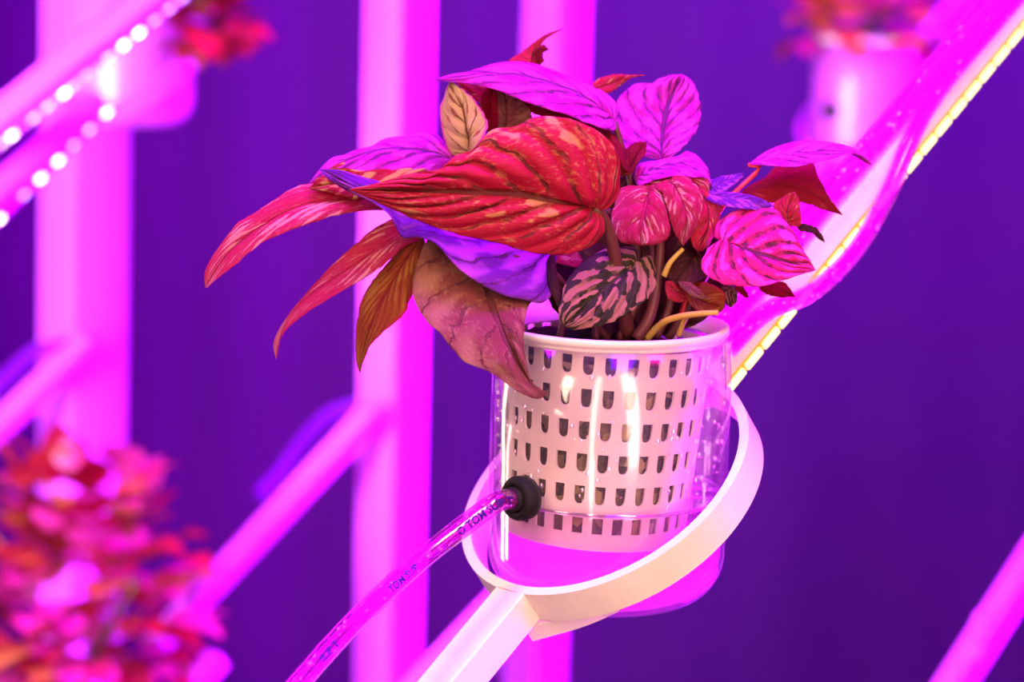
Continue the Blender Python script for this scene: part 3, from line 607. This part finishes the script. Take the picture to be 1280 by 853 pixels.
def unit(x, y, d, where, led=False, pl=None, hi=.3, lo=.3, bk=True):
    off = P(x, y, d) - A0
    holder(off, 'out-of-focus white ring holder ' + where, far=True, led=led, lo=lo, hi=hi, warm=False, chips=18, group='blurred ring holders behind')
    cup(off, 'blurred clear cup ' + where, far=True, group='blurred cups behind')
    basket(off, 'blurred white net basket ' + where, far=True, group='blurred baskets behind'); soil(off, 'dark soil in the basket ' + where, far=True, group='soil in the blurred baskets')
    return off
unit(1085, 48, 2.3, 'at the upper right', lo=.16, hi=.30)
bushy(P(1076, 30, 2.3), .064, 84, 'blurred orange and pink leafy plant at the upper right', (F_ORG, F_PNK, F_ORG), 5, (1, 1, .62), .026, P(1085, 56, 2.3))
unit(165, -22, 2.0, 'at the upper left', lo=.1, hi=.2)
bushy(P(254, 14, 1.96), .034, 64, 'blurred dark red plant drooping at the upper left corner', (F_RED, F_DRK, F_DRK), 8, (1, 1, .9), .024, P(190, -24, 2.0))
unit(100, 905, 1.9, 'below the bushy red plant', lo=.1, hi=.10)
bushy(P(95, 752, 1.9), .100, 230, 'bushy blurred pink and red plant at the lower left', (F_PNK, F_RED, F_PNK, F_DRK, F_ORG, F_PNK, F_RED), 11, (.92, .8, 1.18), .029, P(100, 905, 1.9))
def bar(x0, y0, d0, x1, y1, d1, hw, label, hh=None, led=0, group='blurred slanting bars', off=0, disc=1.0):
    a, b = P(x0, y0, d0), P(x1, y1, d1); ax = (b - a).normalized(); s = ax.cross((CAM - a)).normalized(); nn = s.cross(ax); hh = hh or hw
    c = (a + b) / 2; L = (b - a).length / 2; t = empty('slanting_bar', c, label, 'bar', group)
    sa = (s * .75 + nn * .66).normalized(); sb = sa.cross(ax)
    bm = bmesh.new(); box(bm, c, (ax, sa, sb), (L, hw, hh), hw * .12); W('bar', bm, M_post, t, True)
    if led:
        side = s if s.z < 0 else -s
        q = c + side * (hw * 1.15) + nn * hw * 1.1
        bm = bmesh.new(); box(bm, q, (ax, s, nn), (L, .0014, .001)); st = W('light_strip', bm, M_hose, t, False); R_ = random.Random(int(x0 + y0)); me = {}
        for m in (M_chipw, M_chip, M_chipb):
            bm = bmesh.new(); box(bm, Vector(), (ax, s, nn), (.0032, .0013, .0010), .0004); me[m] = bpy.data.meshes.new('led_chip'); bm.to_mesh(me[m]); bm.free(); me[m].materials.append(m)
        for i in range(led):
            o = bpy.data.objects.new('led_chip', me[R_.choice((M_chipw, M_chipw, M_chip, M_chipb))]); COL.objects.link(o); o.parent = st
            o.location = q - c + ax * (-L + 2 * L * (i + .5 + R_.uniform(-.3, .3)) / led) + nn * .0016
    return t
bar(-40, 186, 1.80, 240, -40, 1.80, .011, 'upper of two slanting bars with bright light strips at the top left', led=15)
bar(-60, 305, 1.75, 120, 128, 1.9, .010, 'lower of two slanting bars with bright light strips at the top left', led=8)
bar(-80, 610, 2.1, 112, 425, 2.1, .0085, 'blurred slanting bar crossing the left post')
bar(190, 812, 2.0, 470, 512, 1.97, .0085, 'blurred slanting bar between the left plant and the middle post')
bar(480, 905, 1.7, 640, 735, 1.75, .008, 'blurred slanting bar showing behind the near white bar')
bar(1165, 900, 1.9, 1330, 640, 2.0, .010, 'blurred slanting bar at the lower right corner')
def farhose(pts, r, label):
    path = catmull(pts, 40); bm = bmesh.new(); tube(bm, path, r, 16); W('blurred_hose', bm, M_hosef, cat='hose', label=label)
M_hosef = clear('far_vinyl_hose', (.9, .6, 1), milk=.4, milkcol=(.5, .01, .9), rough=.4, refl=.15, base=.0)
farhose([P(325, 620, 2.05), P(352, 590, 2.05), P(385, 545, 2.05), P(420, 515, 2.04), P(470, 505, 2.0)], .0065, 'thin blurred hose arching above the middle slanting bar')
farhose([P(-20, 500, 2.15), P(15, 465, 2.15), P(45, 440, 2.14), P(90, 430, 2.1)], .0065, 'thin blurred hose above the bar at the left edge')
farhose([P(-20, 160, 1.82), P(60, 95, 1.82), P(110, 48, 1.82), P(190, -22, 1.82), P(230, -60, 1.82)], .0085, 'thick blurred hose lying along the upper light bar at the top left')
g = P(1228, 776, 1.9); bm = bmesh.new(); ax = (CAM - g).normalized(); lathe(bm, [(0, -.006), (.006, -.006), (.0072, -.004), (.0072, .003), (.005, .005), (0, .005)], g, 24, False, ax)
W('hose_clip', bm, M_post, cat='clip', label='upper round clip on the slanting bar at the lower right', group='round hose clips')
g = P(1219, 812, 1.9); bm = bmesh.new(); lathe(bm, [(0, -.006), (.007, -.006), (.0085, -.004), (.0085, .003), (.005, .005), (0, .005)], g, 24, False, ax)
W('hose_clip', bm, M_post, cat='clip', label='lower round clip on the slanting bar at the lower right', group='round hose clips')
